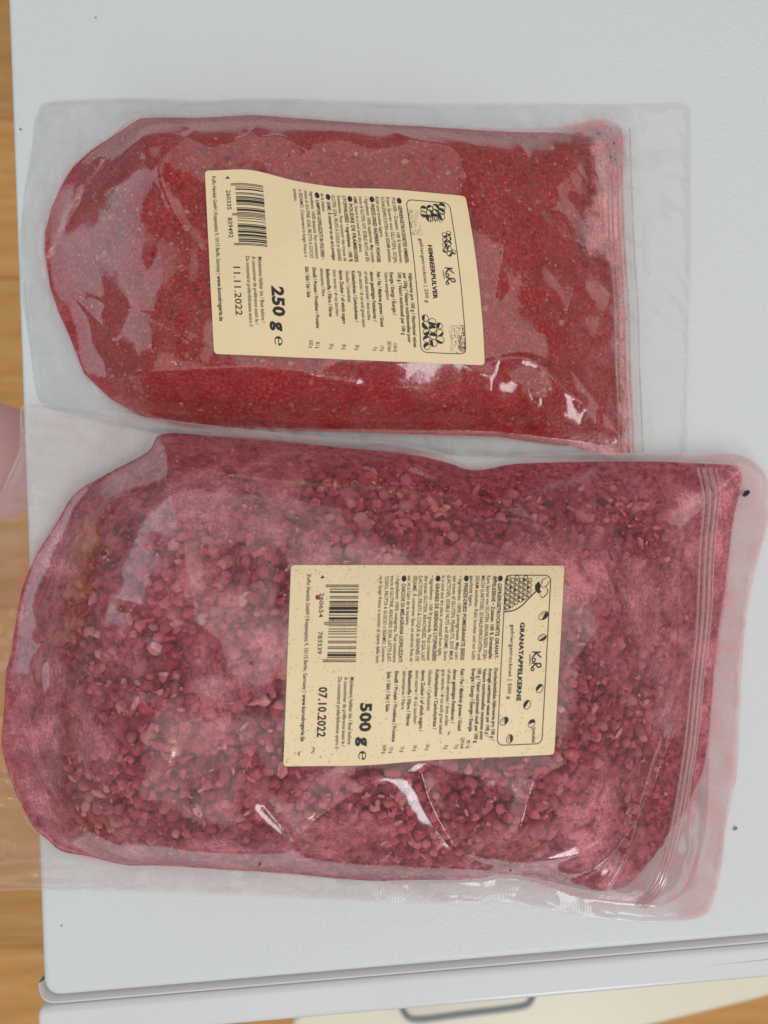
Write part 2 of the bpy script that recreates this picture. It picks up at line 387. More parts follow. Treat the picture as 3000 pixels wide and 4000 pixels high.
lab1 = on_field(f1, base1, [(800, 665), (1818, 766), (1893, 1427), (836, 1382)])
calm1 = 1-1.0*sstep(-0.006, 0.002, sdist(X, Y, lab1))
amp = sstep(0.0, 0.010, D1)*calm1
right = sstep(P(1500, 0)[0], P(2300, 0)[0], X)
base1 = base1+sstep(0, .02, D1)*(0.0014*gnoise(X/.05, Y/.035, 3)+0.0005*gnoise(X/.02, Y/.02, 4))
wr = 0.0016*facets(X, Y, .042, 21)+0.0003*facets(X, Y, .016, 22)
wr = wr+0.0006*np.abs(gnoise(X/.022+Y/.05, Y/.03-X/.06, 8))
cr = 0
for pts, a, wd in [([(640, 470), (760, 520), (700, 620), (640, 700), (690, 850), (800, 1000)], .0009, .0022), ([(960, 470), (1010, 560), (1100, 560), (1200, 620)], .0010, .002),
                   ([(1010, 440), (990, 540), (930, 580)], .001, .002), ([(310, 1445), (600, 1452), (900, 1445), (1120, 1450), (1260, 1480), (1390, 1500)], .0014, .0022),
                   ([(300, 1120), (420, 1180), (620, 1260), (760, 1350)], -.0010, .002), ([(200, 1080), (300, 1170), (420, 1320)], .0008, .002),
                   ([(2000, 450), (2060, 600), (2040, 760), (1960, 980), (1920, 1180)], .0010, .003), ([(2260, 760), (2320, 850), (2290, 1000), (2220, 1240)], .0012, .002),
                   ([(1900, 1420), (2060, 1410), (2200, 1500), (2290, 1560)], .0022, .003), ([(2300, 1560), (2370, 1640), (2420, 1740)], .0012, .0025),
                   ([(2030, 1700), (2090, 1620), (2060, 1500)], .0016, .003), ([(1480, 450), (1600, 560), (1760, 600), (1800, 700)], .0008, .002)]:
    cr = cr+a*crease(f1, pts, .02, wd)
bump_pts = [((2110, 1590), .0028, .007), ((2330, 1640), .0016, .004), ((1905, 1545), .001, .003)]
for (qx_, qy_), a, wd in bump_pts:
    c_ = P(qx_, qy_, .012); cr = cr+a*np.exp(-((X-c_[0])**2*2.2+(Y-c_[1])**2*.8)/wd**2)
z0 = 0.0011+0.0012*(0.5+0.5*gnoise(X/.03, Y/.03, 31))*sstep(0, .004, S1)+(0.0009*np.abs(gnoise(X/.012+Y/.03, Y/.016, 32))+0.0016*(1-sstep(P(420, 0)[0], P(620, 0)[0], X))*np.abs(gnoise(X/.011, Y/.028+X/.05, 33)))*sstep(0, .003, S1)*(1-sstep(-.002, .001, D1))+0.0010*np.exp(-np.abs(D1)/.004)
hdr = sstep(P(2480, 0)[0], P(2520, 0)[0], X)
z0 = z0+hdr*sstep(0, .006, S1)*(0.0012*facets(X, Y, .02, 41)+0.0012)
film1 = z0+base1+(wr+cr)*amp
film1 = np.maximum(film1, 0.0010)
smooth1 = z0+base1
# dust clinging to the film
xz = P(2440, 1000, .006)[0]
DP = sdist(X, Y, pow1)+0.0016*fbm(X, Y, .008, 61, 4)*sstep(P(2150, 0)[0], P(2250, 0)[0], X)
near_zip = (0.15+0.85*(1-sstep(.0012, .0060, DP+.0012*gnoise(X/.004, Y/.004, 71))))*sstep(P(2180, 0, .01)[0], P(2290, 0, .01)[0], X)*(1-sstep(P(2478, 0, .006)[0], P(2488, 0, .006)[0], X))*sstep(-.001, .002, D1)
dust1 = 0.10*sstep(0, .004, D1)+0.72*near_zip
dust1 = dust1+0.30*np.exp(-np.abs(D1-.0012)/.0016)
wedge = PL([(168, 1000), (215, 870), (310, 745), (428, 640), (420, 680), (330, 790), (240, 905), (188, 1000)], .006)
dust1 = dust1+0.55*sstep(-.0004, .0012, sdist(X, Y, wedge)+.0012*fbm(X, Y, .005, 60, 3))
haze_shade1 = (0.13+0.42*(1-sstep(P(0, 1720)[1], P(0, 1640)[1], Y)))*(1-sstep(-.002, .001, D1))*(1-0.9*sstep(P(2380, 0)[0], P(2500, 0)[0], X))+0.012  # lower margin term paints the shade between the pouches as haze
haze_shade1 = haze_shade1+0.22*np.exp(-np.abs(S1)/.0006)
haze_shade1 = haze_shade1*(1-0.45*sstep(P(900, 0)[0], P(1900, 0)[0], X))
leftz = 1-sstep(P(420, 0)[0], P(620, 0)[0], X)
rib1 = (1-sstep(-.006, -.001, D1))*np.maximum(leftz, 0.25*(1-hdr))*sstep(-.3, .3, gnoise(X/.018, Y/.018, 77))
M_film1 = mat_film('clear_film_raspberry', (0.64, 0.20, 0.21), (0.80, 0.43, 0.42), (0.25, 1.5, 0.6, 1.2), (0.50, 0.48, 0.48), (0.997, 0.995, 0.993))  # haze colour kept grey so the lower margin reads as shaded
M_film2 = mat_film('clear_film_pomegranate', (0.66, 0.155, 0.200), (0.80, 0.34, 0.37), (0.25, 1.6, 0.70, 1.35), (0.88, 0.76, 0.73), (0.995, 0.988, 0.985), 1.8)
M_back = mat_film('clear_back_film', (0.5, 0.13, 0.15), (0.62, 0.24, 0.25), (0.25, 1.5, 0.5, 1.2), (0.8, 0.78, 0.77), (0.998, 0.997, 0.996), 0.12)
p1 = tag(empty('stand_up_pouch'), 'smaller clear pouch of bright red raspberry powder with a label reading 250 g', 'pouch')
grid_mesh(f1, film1, S1, out1, M_film1, 'front_film', p1, {'dust': dust1, 'haze': haze_shade1, 'rib': rib1, 'weld': 1-sstep(-.003, .002, D1)})
fb = Field(f1.xs[0], f1.xs[-1], f1.ys[0], f1.ys[-1], .002); Sb = sdist(fb.X, fb.Y, out1)
zero = np.zeros_like(Sb)
grid_mesh(fb, zero+.0005, Sb, out1, M_back, 'back_film', p1, {'dust': zero, 'haze': zero+.008, 'rib': zero})
gap = 0.0004+0.0008*np.clip(gnoise(X/.02, Y/.02, 66)+0.2, 0, 1)*sstep(0.004, .012, D1)
edge = sstep(-.001, .011, DP)
pz = 0.0009+np.maximum(film1-gap-0.0009, 0.0002)*(0.25+0.75*np.maximum(edge, sstep(P(2100, 0)[0], P(1900, 0)[0], X)*.9))-0.00035*np.abs(fbm(X, Y, .0025, 67, 3))-0.0007*np.abs(fbm(X, Y, .009, 68, 3))*sstep(.002, .008, DP)
pz = np.minimum(pz, film1-0.0003)
def powder_mat():
    t = NT('raspberry_powder'); co = t.co()
    a = t.noise(750, 5, 0.75, co); b = t.noise(70, 5, 0.6, co); v = t.n('TexVoronoi', {'Vector': co, 'Scale': 620.0, 'Randomness': 1.0})
    c = t.ramp(a, [(0.33, (0.08, 0.002, 0.004)), (0.45, (0.39, 0.008, 0.018)), (0.56, (0.56, 0.027, 0.038)), (0.66, (0.64, 0.17, 0.13))])
    c2 = t.n('MixRGB', {0: t.rng(b, 0.35, 0.65, 0, 0.55), 1: c, 2: (0.32, 0.005, 0.009, 1)})
    bu = t.n('Bump', {'Height': t.math('ADD', a, v.outputs['Distance']), 'Strength': 0.8, 'Distance': 0.0006})
    return t.surf(t.n('BsdfPrincipled', {'Base Color': c2, 'Roughness': 0.9, 'Specular IOR Level': 0.15, 'Normal': bu}))
powd = grid_mesh(f1, pz, DP, pow1, powder_mat(), 'raspberry_powder', None, None, True)
tag(powd, 'bright red freeze-dried raspberry powder filling the smaller pouch', 'powder', kind='stuff')
# coarse bits of raspberry among the powder
def flake_protos(n, sub=1):
    import bmesh
    out = []
    for i in range(n):
        bm = bmesh.new(); bmesh.ops.create_icosphere(bm, subdivisions=sub, radius=1)
        V = np.array([v.co[:] for v in bm.verts]); Fs = np.array([[v.index for v in f.verts] for f in bm.faces]); bm.free(); out.append((V, Fs))
    return out
def scatter(name, protos, pos, scl, rot, mat, parent=None, smooth=False, attrs=None):
    VV = []; FF = []; AA = []; n = 0
    for i in range(len(pos)):
        V, Fs = protos[i % len(protos)]
        R = np.array(Matrix.Rotation(rot[i][0], 3, 'Z') @ Matrix.Rotation(rot[i][1], 3, 'X') @ Matrix.Rotation(rot[i][2], 3, 'Y'))
        VV.append((V*scl[i])@R.T+pos[i]); FF.append(Fs+n); n += len(V)
        if attrs is not None: AA.append(np.full(len(V), attrs[i]))
    return link(name, mesh_np(name, np.vstack(VV), np.vstack(FF), mat, smooth, {'tone': np.concatenate(AA)} if attrs is not None else None), parent)
def tone_mat(name, stops, rough=0.8, noise=(900, 0.3), bump=0.5):
    t = NT(name); co = t.co(); a = t.noise(noise[0], 4, 0.6, co)
    c = t.ramp(t.math('ADD', attr(t, 'tone'), t.math('MULTIPLY', t.math('SUBTRACT', a, 0.5), noise[1])), stops)
    return t.surf(t.n('BsdfPrincipled', {'Base Color': c, 'Roughness': rough, 'Specular IOR Level': 0.2, 'Normal': t.n('Bump', {'Height': a, 'Strength': bump, 'Distance': 0.0003})}))
protos = flake_protos(1)
N = 15000
cx = rng.uniform(f1.xs[0], f1.xs[-1], N*3); cy = rng.uniform(f1.ys[0], f1.ys[-1], N*3)
dd = f1.sample(DP, cx, cy); lowe = f1.sample(db_, cx, cy)
dens = 0.30+0.9*np.exp(-lowe/.018)+0.5*(cx < P(560, 0)[0])
ok = np.where((dd > 0.001) & (f1.sample(film1, cx, cy) > .0065) & (f1.sample(D1, cx, cy) > .003) & (rng.random(N*3) < dens*0.9))[0][:N]
cx, cy = cx[ok], cy[ok]; zc = f1.sample(pz, cx, cy)
sz = rng.lognormal(math.log(.00052), .42, len(ok)); sz = np.clip(sz, .0002, .0016)
scl = np.stack([sz*rng.uniform(.8, 1.5, len(ok)), sz*rng.uniform(.6, 1.0, len(ok)), sz*rng.uniform(.3, .6, len(ok))], 1)
pos = np.stack([cx, cy, np.minimum(zc+.0001, f1.sample(erode(film1, 2), cx, cy)-sz*.5)], 1); rot = np.stack([rng.uniform(0, 6.28, len(ok)), rng.normal(0, .35, len(ok)), rng.normal(0, .35, len(ok))], 1)
M_bits = tone_mat('raspberry_bits', [(0.0, (0.15, 0.004, 0.008)), (0.4, (0.36, 0.02, 0.022)), (0.7, (0.50, 0.11, 0.07)), (1.0, (0.64, 0.30, 0.18))])
bits = scatter('raspberry_bits', protos, pos, scl, rot, M_bits, None, False, np.clip(rng.beta(1.6, 2.2, len(ok)), 0, 1))
tag(bits, 'coarse red and orange raspberry bits in the powder of the smaller pouch', 'bits', kind='stuff')
# loose specks by the zip
N = 420
cx = rng.uniform(P(2290, 0)[0], P(2474, 0)[0], N); cy = rng.uniform(P(0, 1760)[1], P(0, 500)[1], N)
m = (f1.sample(DP, cx, cy) < 0) & (f1.sample(D1, cx, cy) > .0005) & (rng.random(N) < np.exp(f1.sample(DP, cx, cy)/.004)+.25)
cx, cy = cx[m], cy[m]; sz = np.clip(rng.lognormal(math.log(.00045), .5, len(cx)), .0002, .0016)
scatter_o = scatter('loose_powder_specks', protos, np.stack([cx, cy, f1.sample(film1, cx, cy)-sz*.5-.0002], 1), np.stack([sz, sz*.8, sz*.35], 1), np.stack([rng.uniform(0, 6, len(cx)), 0*cx, 0*cx], 1), M_bits, None, False, rng.uniform(.1, .5, len(cx)))
tag(scatter_o, 'loose red specks clinging inside the film next to the zip of the smaller pouch', 'specks', kind='stuff')
# zip closure
def ridges(name, fld, Z, lines, r, mat, parent, lift=0.0002):
    b = MB()
    for ln, rr in zip(lines, r):
        q = smooth_open(PL(ln, .006), 10); zz = fld.sample(Z, q[:, 0], q[:, 1])
        zz = np.convolve(np.pad(zz, 3, 'edge'), np.ones(7)/7, 'valid')
        b.tube([(*p, z+lift) for p, z in zip(q, zz)], rr, 8)
    o = b.build(name, mat, parent, sharp=None)
    for k_, v_ in (('dust', .20), ('haze', .20), ('rib', 0), ('weld', .4)):
        at = o.data.attributes.new(k_, 'FLOAT', 'POINT'); at.data.foreach_set('value', np.full(len(o.data.vertices), v_, np.float32))
    return o
zl = lambda dx: [(2413+dx, 484), (2418+dx, 700), (2430+dx, 950), (2444+dx, 1200), (2452+dx, 1450), (2466+dx, 1764)]
ridges('zip_closure', f1, film1, [zl(-40), zl(-22), zl(4), zl(22), zl(60)], [.0004, .0003, .0005, .0004, .0003], M_film1, p1)

# ---------- larger pouch: pomegranate seeds
OUT2 = [(88, 1606), (104, 1586), (150, 1577), (400, 1606), (633, 1640), (814, 1663), (1085, 1694), (1340, 1718), (1500, 1728), (1600, 1742), (1726, 1771), (1790, 1796), (1845, 1806), (1952, 1789), (2133, 1776), (2404, 1771), (2700, 1772), (2856, 1778), (2947, 1815), (2992, 1890), (3004, 2042), (2983, 2133), (2938, 2314), (2915, 2480), (2901, 2675), (2888, 2992), (2865, 3130), (2838, 3250), (2829, 3369), (2800, 3500), (2766, 3577), (2657, 3604), (2495, 3606), (2269, 3583), (2042, 3540), (1925, 3531), (1862, 3536), (1500, 3531), (1040, 3508), (700, 3497), (452, 3490), (150, 3478), (0, 3486), (-120, 3480), (-190, 3420), (-200, 3000), (-190, 2600), (-150, 2250), (-70, 2040), (0, 1945), (45, 1855), (84, 1760), (88, 1680)]
CON2 = [(638, 1694), (580, 1765), (434, 1843), (298, 1925), (226, 2024), (136, 2160), (81, 2286), (54, 2404), (36, 2540), (14, 2631), (5, 2766), (-4, 2900), (14, 2990), (54, 3106), (118, 3233), (172, 3285), (232, 3332), (330, 3352), (480, 3390), (633, 3392), (904, 3408), (1130, 3424), (1500, 3452), (1850, 3455), (1960, 3440), (2100, 3455), (2300, 3520), (2520, 3545), (2600, 3545), (2700, 3480), (2760, 3300), (2790, 3080), (2800, 2900), (2835, 2500), (2870, 2250), (2890, 2000), (2896, 1815), (2700, 1806), (2404, 1800), (2133, 1805), (1990, 1812), (1850, 1835), (1726, 1800), (1590, 1772), (1340, 1748), (1085, 1722), (860, 1705)]
SEED2 = [(640, 1720), (580, 1772), (434, 1850), (310, 1930), (236, 2030), (150, 2160), (95, 2286), (70, 2404), (52, 2540), (30, 2640), (20, 2766), (12, 2900), (30, 2990), (66, 3106), (130, 3225), (190, 3300), (240, 3330), (480, 3365), (904, 3388), (1300, 3405), (1560, 3420), (1830, 3420), (1930, 3390), (2080, 3420), (2300, 3450), (2420, 3420), (2540, 3280), (2680, 3110), (2760, 2980), (2790, 2700), (2800, 2560), (2845, 2250), (2870, 2000), (2878, 1835), (2700, 1826), (2404, 1820), (2133, 1825), (1990, 1832), (1850, 1862), (1726, 1824), (1590, 1800), (1340, 1785), (1085, 1765), (860, 1740)]
out2 = smooth_closed(PL(OUT2, .003), 4); con2 = smooth_closed(PL(CON2, .006), 4); seed2 = smooth_closed(PL(SEED2, .010), 3)
f2 = Field(out2[:, 0].min()-.003, out2[:, 0].max()+.003, out2[:, 1].min()-.003, out2[:, 1].max()+.003, .0007)
X, Y = f2.X, f2.Y
S2 = sdist(X, Y, out2); D2 = sdist(X, Y, con2); DS2 = sdist(X, Y, seed2)
d = np.maximum(D2, 0)
taper = 1-0.72*sstep(P(1900, 0, .03)[0], P(2820, 0, .01)[0], X)
tl = 0.50+0.50*sstep(P(0, 0, .03)[0], P(800, 0, .03)[0], X)
botx = sstep(P(0, 3500, .01)[1], P(0, 2700, .03)[1], Y); tb = 0.74+0.26*botx
leftx = 1-sstep(P(60, 0, .01)[0], P(520, 0, .02)[0], X)
base2 = 0.048*taper*tl*tb*(1-np.exp(-(d/(0.013+0.009*botx+0.014*leftx))**1.15))
lab2 = on_field(f2, base2, [(1137, 2207), (2205, 2210), (2165, 2950), (1107, 2992)])
calm2 = 1-1.0*sstep(-0.006, 0.002, sdist(X, Y, lab2))
amp = sstep(0.0, 0.010, D2)*calm2
base2 = base2+sstep(0, .02, D2)*(0.0016*gnoise(X/.06, Y/.05, 103)+0.0005*gnoise(X/.022, Y/.022, 104))
wr = 0.0010*facets(X, Y, .060, 121)+0.00012*facets(X, Y, .018, 122)+0.0004*np.abs(gnoise(X/.03+Y/.07, Y/.03-X/.06, 108))
cr = 0
for pts, a, wd in [([(70, 2370), (300, 2330), (520, 2330), (760, 2400), (900, 2480)], .0012, .004), ([(1040, 3130), (1150, 3300), (1130, 3430)], -.0022, .004),
                   ([(1500, 2990), (1400, 3050), (1260, 3160), (1140, 3290)], .0026, .005), ([(1640, 2990), (1680, 3120), (1750, 3260), (1830, 3370), (1920, 3430)], -.0022, .0028),
                   ([(2060, 2990), (2020, 3150), (2000, 3260)], .0030, .006), ([(2080, 3400), (2230, 3380), (2360, 3330)], .0016, .0025),
                   ([(2700, 2960), (2600, 3160), (2450, 3380), (2320, 3520)], -.0020, .003), ([(2670, 2930), (2560, 3200), (2480, 3440), (2420, 3560)], .0020, .002),
                   ([(20, 2560), (160, 2480)], -.0016, .002), ([(60, 2640), (70, 2850), (20, 2880)], .0018, .0025), ([(1845, 1806), (1880, 1880), (1990, 1990), (2150, 2050)], -.0022, .005), ([(1620, 1830), (1780, 1920), (1900, 2040)], .0010, .003)]:
    cr = cr+a*crease(f2, pts, .035, wd)
for (qx_, qy_), a, wd in [((2030, 3130), .002, .008), ((2690, 3200), .0020, .005), ((2690, 3330), .0022, .005), ((2440, 3500), .002, .006), ((2330, 3480), .0018, .006), ((1900, 3480), .0022, .005)]:
    c_ = P(qx_, qy_, .012); cr = cr+a*np.exp(-((X-c_[0])**2*1.6+(Y-c_[1])**2*.8)/wd**2)
topb = sstep(P(0, 2100)[1], P(0, 1850)[1], Y)
edgeL = P(60, 2600, 0)[0]
z0 = 0.0016+0.0034*topb+0.0012*(0.5+0.5*gnoise(X/.035, Y/.03, 131))*sstep(0, .004, S2)+0.0012*np.exp(-np.abs(D2)/.005)
lowl = sstep(P(700, 0)[0], P(200, 0)[0], X)*sstep(P(0, 3250)[1], P(0, 3380)[1], Y)
z0 = z0+(1-sstep(-.004, .001, D2))*sstep(0, .003, S2)*(0.0008*np.abs(gnoise(X/.013, Y/.02+X/.04, 137))+0.0018*(1-sstep(P(400, 0)[0], P(700, 0)[0], X))*np.abs(gnoise(X/.03+Y/.05, Y/.010, 138)))
z0 = z0+lowl*0.0016*gnoise(X/.05+3, Y/.006, 133)
z0 = z0+0.0012*facets(X, Y, .016, 134)*(1-sstep(-.004, .001, D2))*sstep(0, .003, S2)*0.6
film2 = np.maximum(z0+base2+(wr+cr)*amp, 0.0012); smooth2 = z0+base2
# dust: thick on the flat areas, thin at the sides, pale pink at the header
bl = fbm(X, Y, .05, 141, 3); bl2 = fbm(X, Y, .018, 142, 4)
dust2 = (0.23+0.52*bl+0.32*bl2)*sstep(0, .004, D2)
dust2 = np.clip(dust2, 0.06, 0.85)*(0.72+0.28*sstep(P(0, 1850, .02)[1], P(0, 2100, .03)[1], Y))
beyond = sstep(P(2740, 0, .01)[0], P(2790, 0, .01)[0], X-(Y-P(0, 1900)[1])*.12)*sstep(0, .002, D2)
dust2 = dust2+.35*beyond+.25*leftx*sstep(0, .004, D2)
head = sstep(-.001, .001, -D2)*sstep(P(2500, 0)[0], P(2700, 0)[0], X)
bhead = region(f2, [(2560, 3330), (2740, 3180), (2790, 3060), (2770, 3400), (2690, 3500), (2560, 3560), (2300, 3540), (2100, 3470), (2250, 3460)], .01, .003)
dust2 = np.clip(dust2, 0, 1)*(1-.7*bhead)+0.20*head+.10*bhead+0.30*np.exp(-np.abs(D2-.0008)/.0014)*(1-.5*topb)
haze_shade2 = (0.07+0.12*topb)*(1-sstep(-.002, .001, D2))+0.02+.30*head+.26*bhead  # top border term adds haze as painted shade between the pouches
botw = sstep(-.001, .001, -D2)*sstep(P(0, 3380)[1], P(0, 3440)[1], Y)
haze_shade2 = haze_shade2+.04*botw+0.20*np.exp(-np.abs(S2)/.0006)
leftz = 1-sstep(P(500, 0)[0], P(800, 0)[0], X)
rib2 = (1-sstep(-.006, -.001, D2))*np.maximum(leftz, .3)*sstep(-.3, .3, gnoise(X/.02, Y/.012, 177))
p2 = tag(empty('stand_up_pouch'), 'larger clear pouch full of dusty pink pomegranate seeds with a label reading 500 g', 'pouch')
grid_mesh(f2, film2, S2, out2, M_film2, 'front_film', p2, {'dust': dust2, 'haze': haze_shade2, 'rib': rib2, 'weld': 1-sstep(-.003, .002, D2)})
fb = Field(f2.xs[0], f2.xs[-1], f2.ys[0], f2.ys[-1], .002); Sb = sdist(fb.X, fb.Y, out2); zero = np.zeros_like(Sb)
zb = f2.sample(0.0008+0.0026*topb, fb.X, fb.Y)
grid_mesh(fb, zb, Sb, out2, M_back, 'back_film', p2, {'dust': zero, 'haze': zero+.008, 'rib': zero})
zl2 = lambda dx: [(2752+dx, 1830), (2756+dx, 1950), (2748+dx, 2150), (2738+dx, 2400), (2715+dx*.9, 2650), (2688+dx*.9, 2900), (2640+dx*.8, 3110), (2590+dx*.8, 3290), (2545+dx*.7, 3440), (2515+dx*.7, 3545)]
ridges('zip_closure', f2, film2, [zl2(-34), zl2(-12), zl2(12), zl2(34)], [.0006, .0011, .0011, .0005], M_film2, p2, 0.0001)
# bed of crumbs under the seeds
crz = film2-0.0005-(0.0042+0.0024*fbm(X, Y, .005, 151, 4))*sstep(.008, .024, film2)
crz = np.maximum(np.minimum(crz, film2-.0004), 0.0009)
def crumb_mat():
    t = NT('pomegranate_crumbs'); co = t.co(); a = t.noise(420, 5, 0.65, co)
    c = t.ramp(a, [(0.33, (0.05, 0.010, 0.013)), (0.47, (0.34, 0.042, 0.062)), (0.6, (0.53, 0.10, 0.13)), (0.75, (0.66, 0.20, 0.22))])
    return t.surf(t.n('BsdfPrincipled', {'Base Color': c, 'Roughness': 0.9, 'Specular IOR Level': 0.1, 'Normal': t.n('Bump', {'Height': a, 'Strength': 1.0, 'Distance': 0.0012})}))
iB = CON2.index((1500, 3452)); iS = SEED2.index((1560, 3420)); iT = SEED2.index((2878, 1835)); iC = CON2.index((2700, 1806))
bed_out = smooth_closed(PL(CON2[:iB+1]+SEED2[iS+1:iT+1]+CON2[iC:], .004), 4)
bed = grid_mesh(f2, crz, sdist(X, Y, bed_out)-.0005, bed_out, crumb_mat(), 'pomegranate_crumbs', None, None, True)
tag(bed, 'dark red crumbs lying deep between the seeds of the larger pouch', 'crumbs', kind='stuff')
# seeds
import bmesh
seed_v = []
for i in range(14):
    bm = bmesh.new(); bmesh.ops.create_icosphere(bm, subdivisions=2, radius=1)
    V = np.array([v.co[:] for v in bm.verts]); Fs = np.array([[v.index for v in f.verts] for f in bm.faces]); bm.free()
    s = np.random.default_rng(200+i)
    V = V*np.array([1.0, s.uniform(.62, .85), s.uniform(.55, .8)])
    V[:, 1:] *= (1-0.35*V[:, :1]*s.uniform(.5, 1.2)); 
    for _ in range(7):                                   # pressed flats
        nv = s.normal(size=3); nv /= np.linalg.norm(nv); h = s.uniform(.42, .68); ex = np.maximum(V@nv-h, 0); V = V-ex[:, None]*nv*.85
    V = V*(1+0.16*gnoise(V[:, 0]*1.9+i*3.1, V[:, 1]*1.9+V[:, 2]*1.3, i))[:, None]
    seed_v.append((V, Fs))
M_seed = tone_mat('dried_seed_skin', [(0.0, (0.08, 0.012, 0.017)), (0.3, (0.36, 0.042, 0.062)), (0.6, (0.58, 0.105, 0.135)), (0.85, (0.70, 0.23, 0.24)), (1.0, (0.75, 0.36, 0.32))], 0.85, (800, 0.85), 0.9)
sp = .0047; pts = []
for j, y in enumerate(np.arange(f2.ys[0], f2.ys[-1], sp*.866)):
    for x in np.arange(f2.xs[0], f2.xs[-1], sp):
        pts.append((x+(j % 2)*sp/2, y))
pts = np.array(pts); pts = pts+rng.normal(0, sp*.17, pts.shape)
ds = f2.sample(DS2, pts[:, 0], pts[:, 1]); pts = pts[ds > .0012]; ds = ds[ds > .0012]
rad = np.clip(rng.lognormal(math.log(.0026), .22, len(pts)), .0015, .0040); zf = f2.sample(erode(film2, 3), pts[:, 0], pts[:, 1])
rad = np.minimum(rad, np.maximum((zf-.0014)*.42, .0008))
gp = .0001+.0012*np.clip(gnoise(pts[:, 0]/.012, pts[:, 1]/.012, 161)+.1, 0, 1)+rng.uniform(0, .0011, len(pts))
zc = zf-gp-rad*.80; zc = np.maximum(zc, rad*.6+.0008)
keepz = (rad > .0010) & (zf > .0075)
pts, rad, zc, gp, ds = pts[keepz], rad[keepz], zc[keepz], gp[keepz], ds[keepz]
tone = np.clip(rng.normal(.52, .18, len(pts))+.26*gnoise(pts[:, 0]/.035, pts[:, 1]/.03, 163)-.14*sstep(P(0, 2150, .03)[1], P(0, 1900, .02)[1], pts[:, 1]), 0.05, 1)  # upper band toned darker: shade of the far slope put into seed colour
rot = np.stack([rng.uniform(0, 6.28, len(pts)), rng.normal(0, .5, len(pts)), rng.normal(0, .5, len(pts))], 1)
inlab = f2.sample(sdist(X, Y, lab2), pts[:, 0], pts[:, 1]) > -.001
vis = np.where(inlab, 9, gp-rad*.6+rng.uniform(0, .0012, len(pts)))
order = np.argsort(vis); big = order[:300]; rest = order[300:]
rest = rest[~inlab[rest]]
stuff_pos = np.column_stack([pts[rest], zc[rest]])
# second, deeper layer
m2 = (f2.sample(film2, pts[:, 0], pts[:, 1]) > .012) & ~inlab
p_b = pts[m2]+sp*.5; z_b = zc[m2]-.0036; r_b = rad[m2]*1.05
allp = np.vstack([stuff_pos, np.column_stack([p_b, z_b])]); allr = np.concatenate([rad[rest], r_b]); n_ = len(allp)
rr = np.stack([rng.uniform(0, 6.28, n_), rng.normal(0, .5, n_), rng.normal(0, .5, n_)], 1)
mass = scatter('pomegranate_seeds', seed_v, allp, np.repeat(allr[:, None], 3, 1), rr, M_seed, None, True, np.concatenate([tone[rest], np.clip(rng.normal(.4, .15, len(p_b)), .05, 1)]))
tag(mass, 'dense mass of dusty pink dried pomegranate seeds inside the larger pouch', 'seeds', kind='stuff')
N = 4800
cx = rng.uniform(f2.xs[0], f2.xs[-1], N); cy = rng.uniform(f2.ys[0], f2.ys[-1], N)
m = (f2.sample(DS2, cx, cy) > .001) & (f2.sample(film2, cx, cy) > .012) & (f2.sample(D2, cx, cy) > .006) & (f2.sample(sdist(X, Y, lab2), cx, cy) < .001)
cx, cy = cx[m], cy[m]; n_ = len(cx); sz = np.clip(rng.lognormal(math.log(.0009), .45, n_), .0004, .0024)
cz = f2.sample(erode(film2, 2), cx, cy)-sz*.45-.0002-rng.uniform(0, .0016, n_)
fl = []
for i in range(10):
    V, Fs = protos[0]; fl.append((V*(1+.45*gnoise(V[:, 0]*2.1+i*5, V[:, 1]*2.1+V[:, 2], 9))[:, None], Fs))
husk = scatter('husk_flakes', fl, np.stack([cx, cy, cz], 1), np.stack([sz*rng.uniform(.8, 1.7, n_), sz*rng.uniform(.5, .9, n_), sz*rng.uniform(.25, .5, n_)], 1), np.stack([rng.uniform(0, 6.28, n_), rng.normal(0, .4, n_), rng.normal(0, .4, n_)], 1), M_seed, None, False, np.clip(rng.beta(1.5, 1.5, n_), .03, .97))
tag(husk, 'small pink and dark husk flakes between the seeds of the larger pouch', 'flakes', kind='stuff')
seed_me = [mesh_np('pomegranate_seed', V, Fs, M_seed, True, {'tone': np.full(len(V), .36+.04*i)}) for i, (V, Fs) in enumerate(seed_v)]
for n_i, i in enumerate(big):
    o = link('pomegranate_seed', seed_me[n_i % 14]); o.location = (*pts[i], zc[i]); o.scale = (rad[i]*1.06,)*3; o.rotation_euler = (rot[i][1], rot[i][2], rot[i][0])
    tag(o, 'dusty pink dried pomegranate seed pressed against the film of the larger pouch', 'seed', 'pomegranate seeds pressed against the film of the larger pouch')
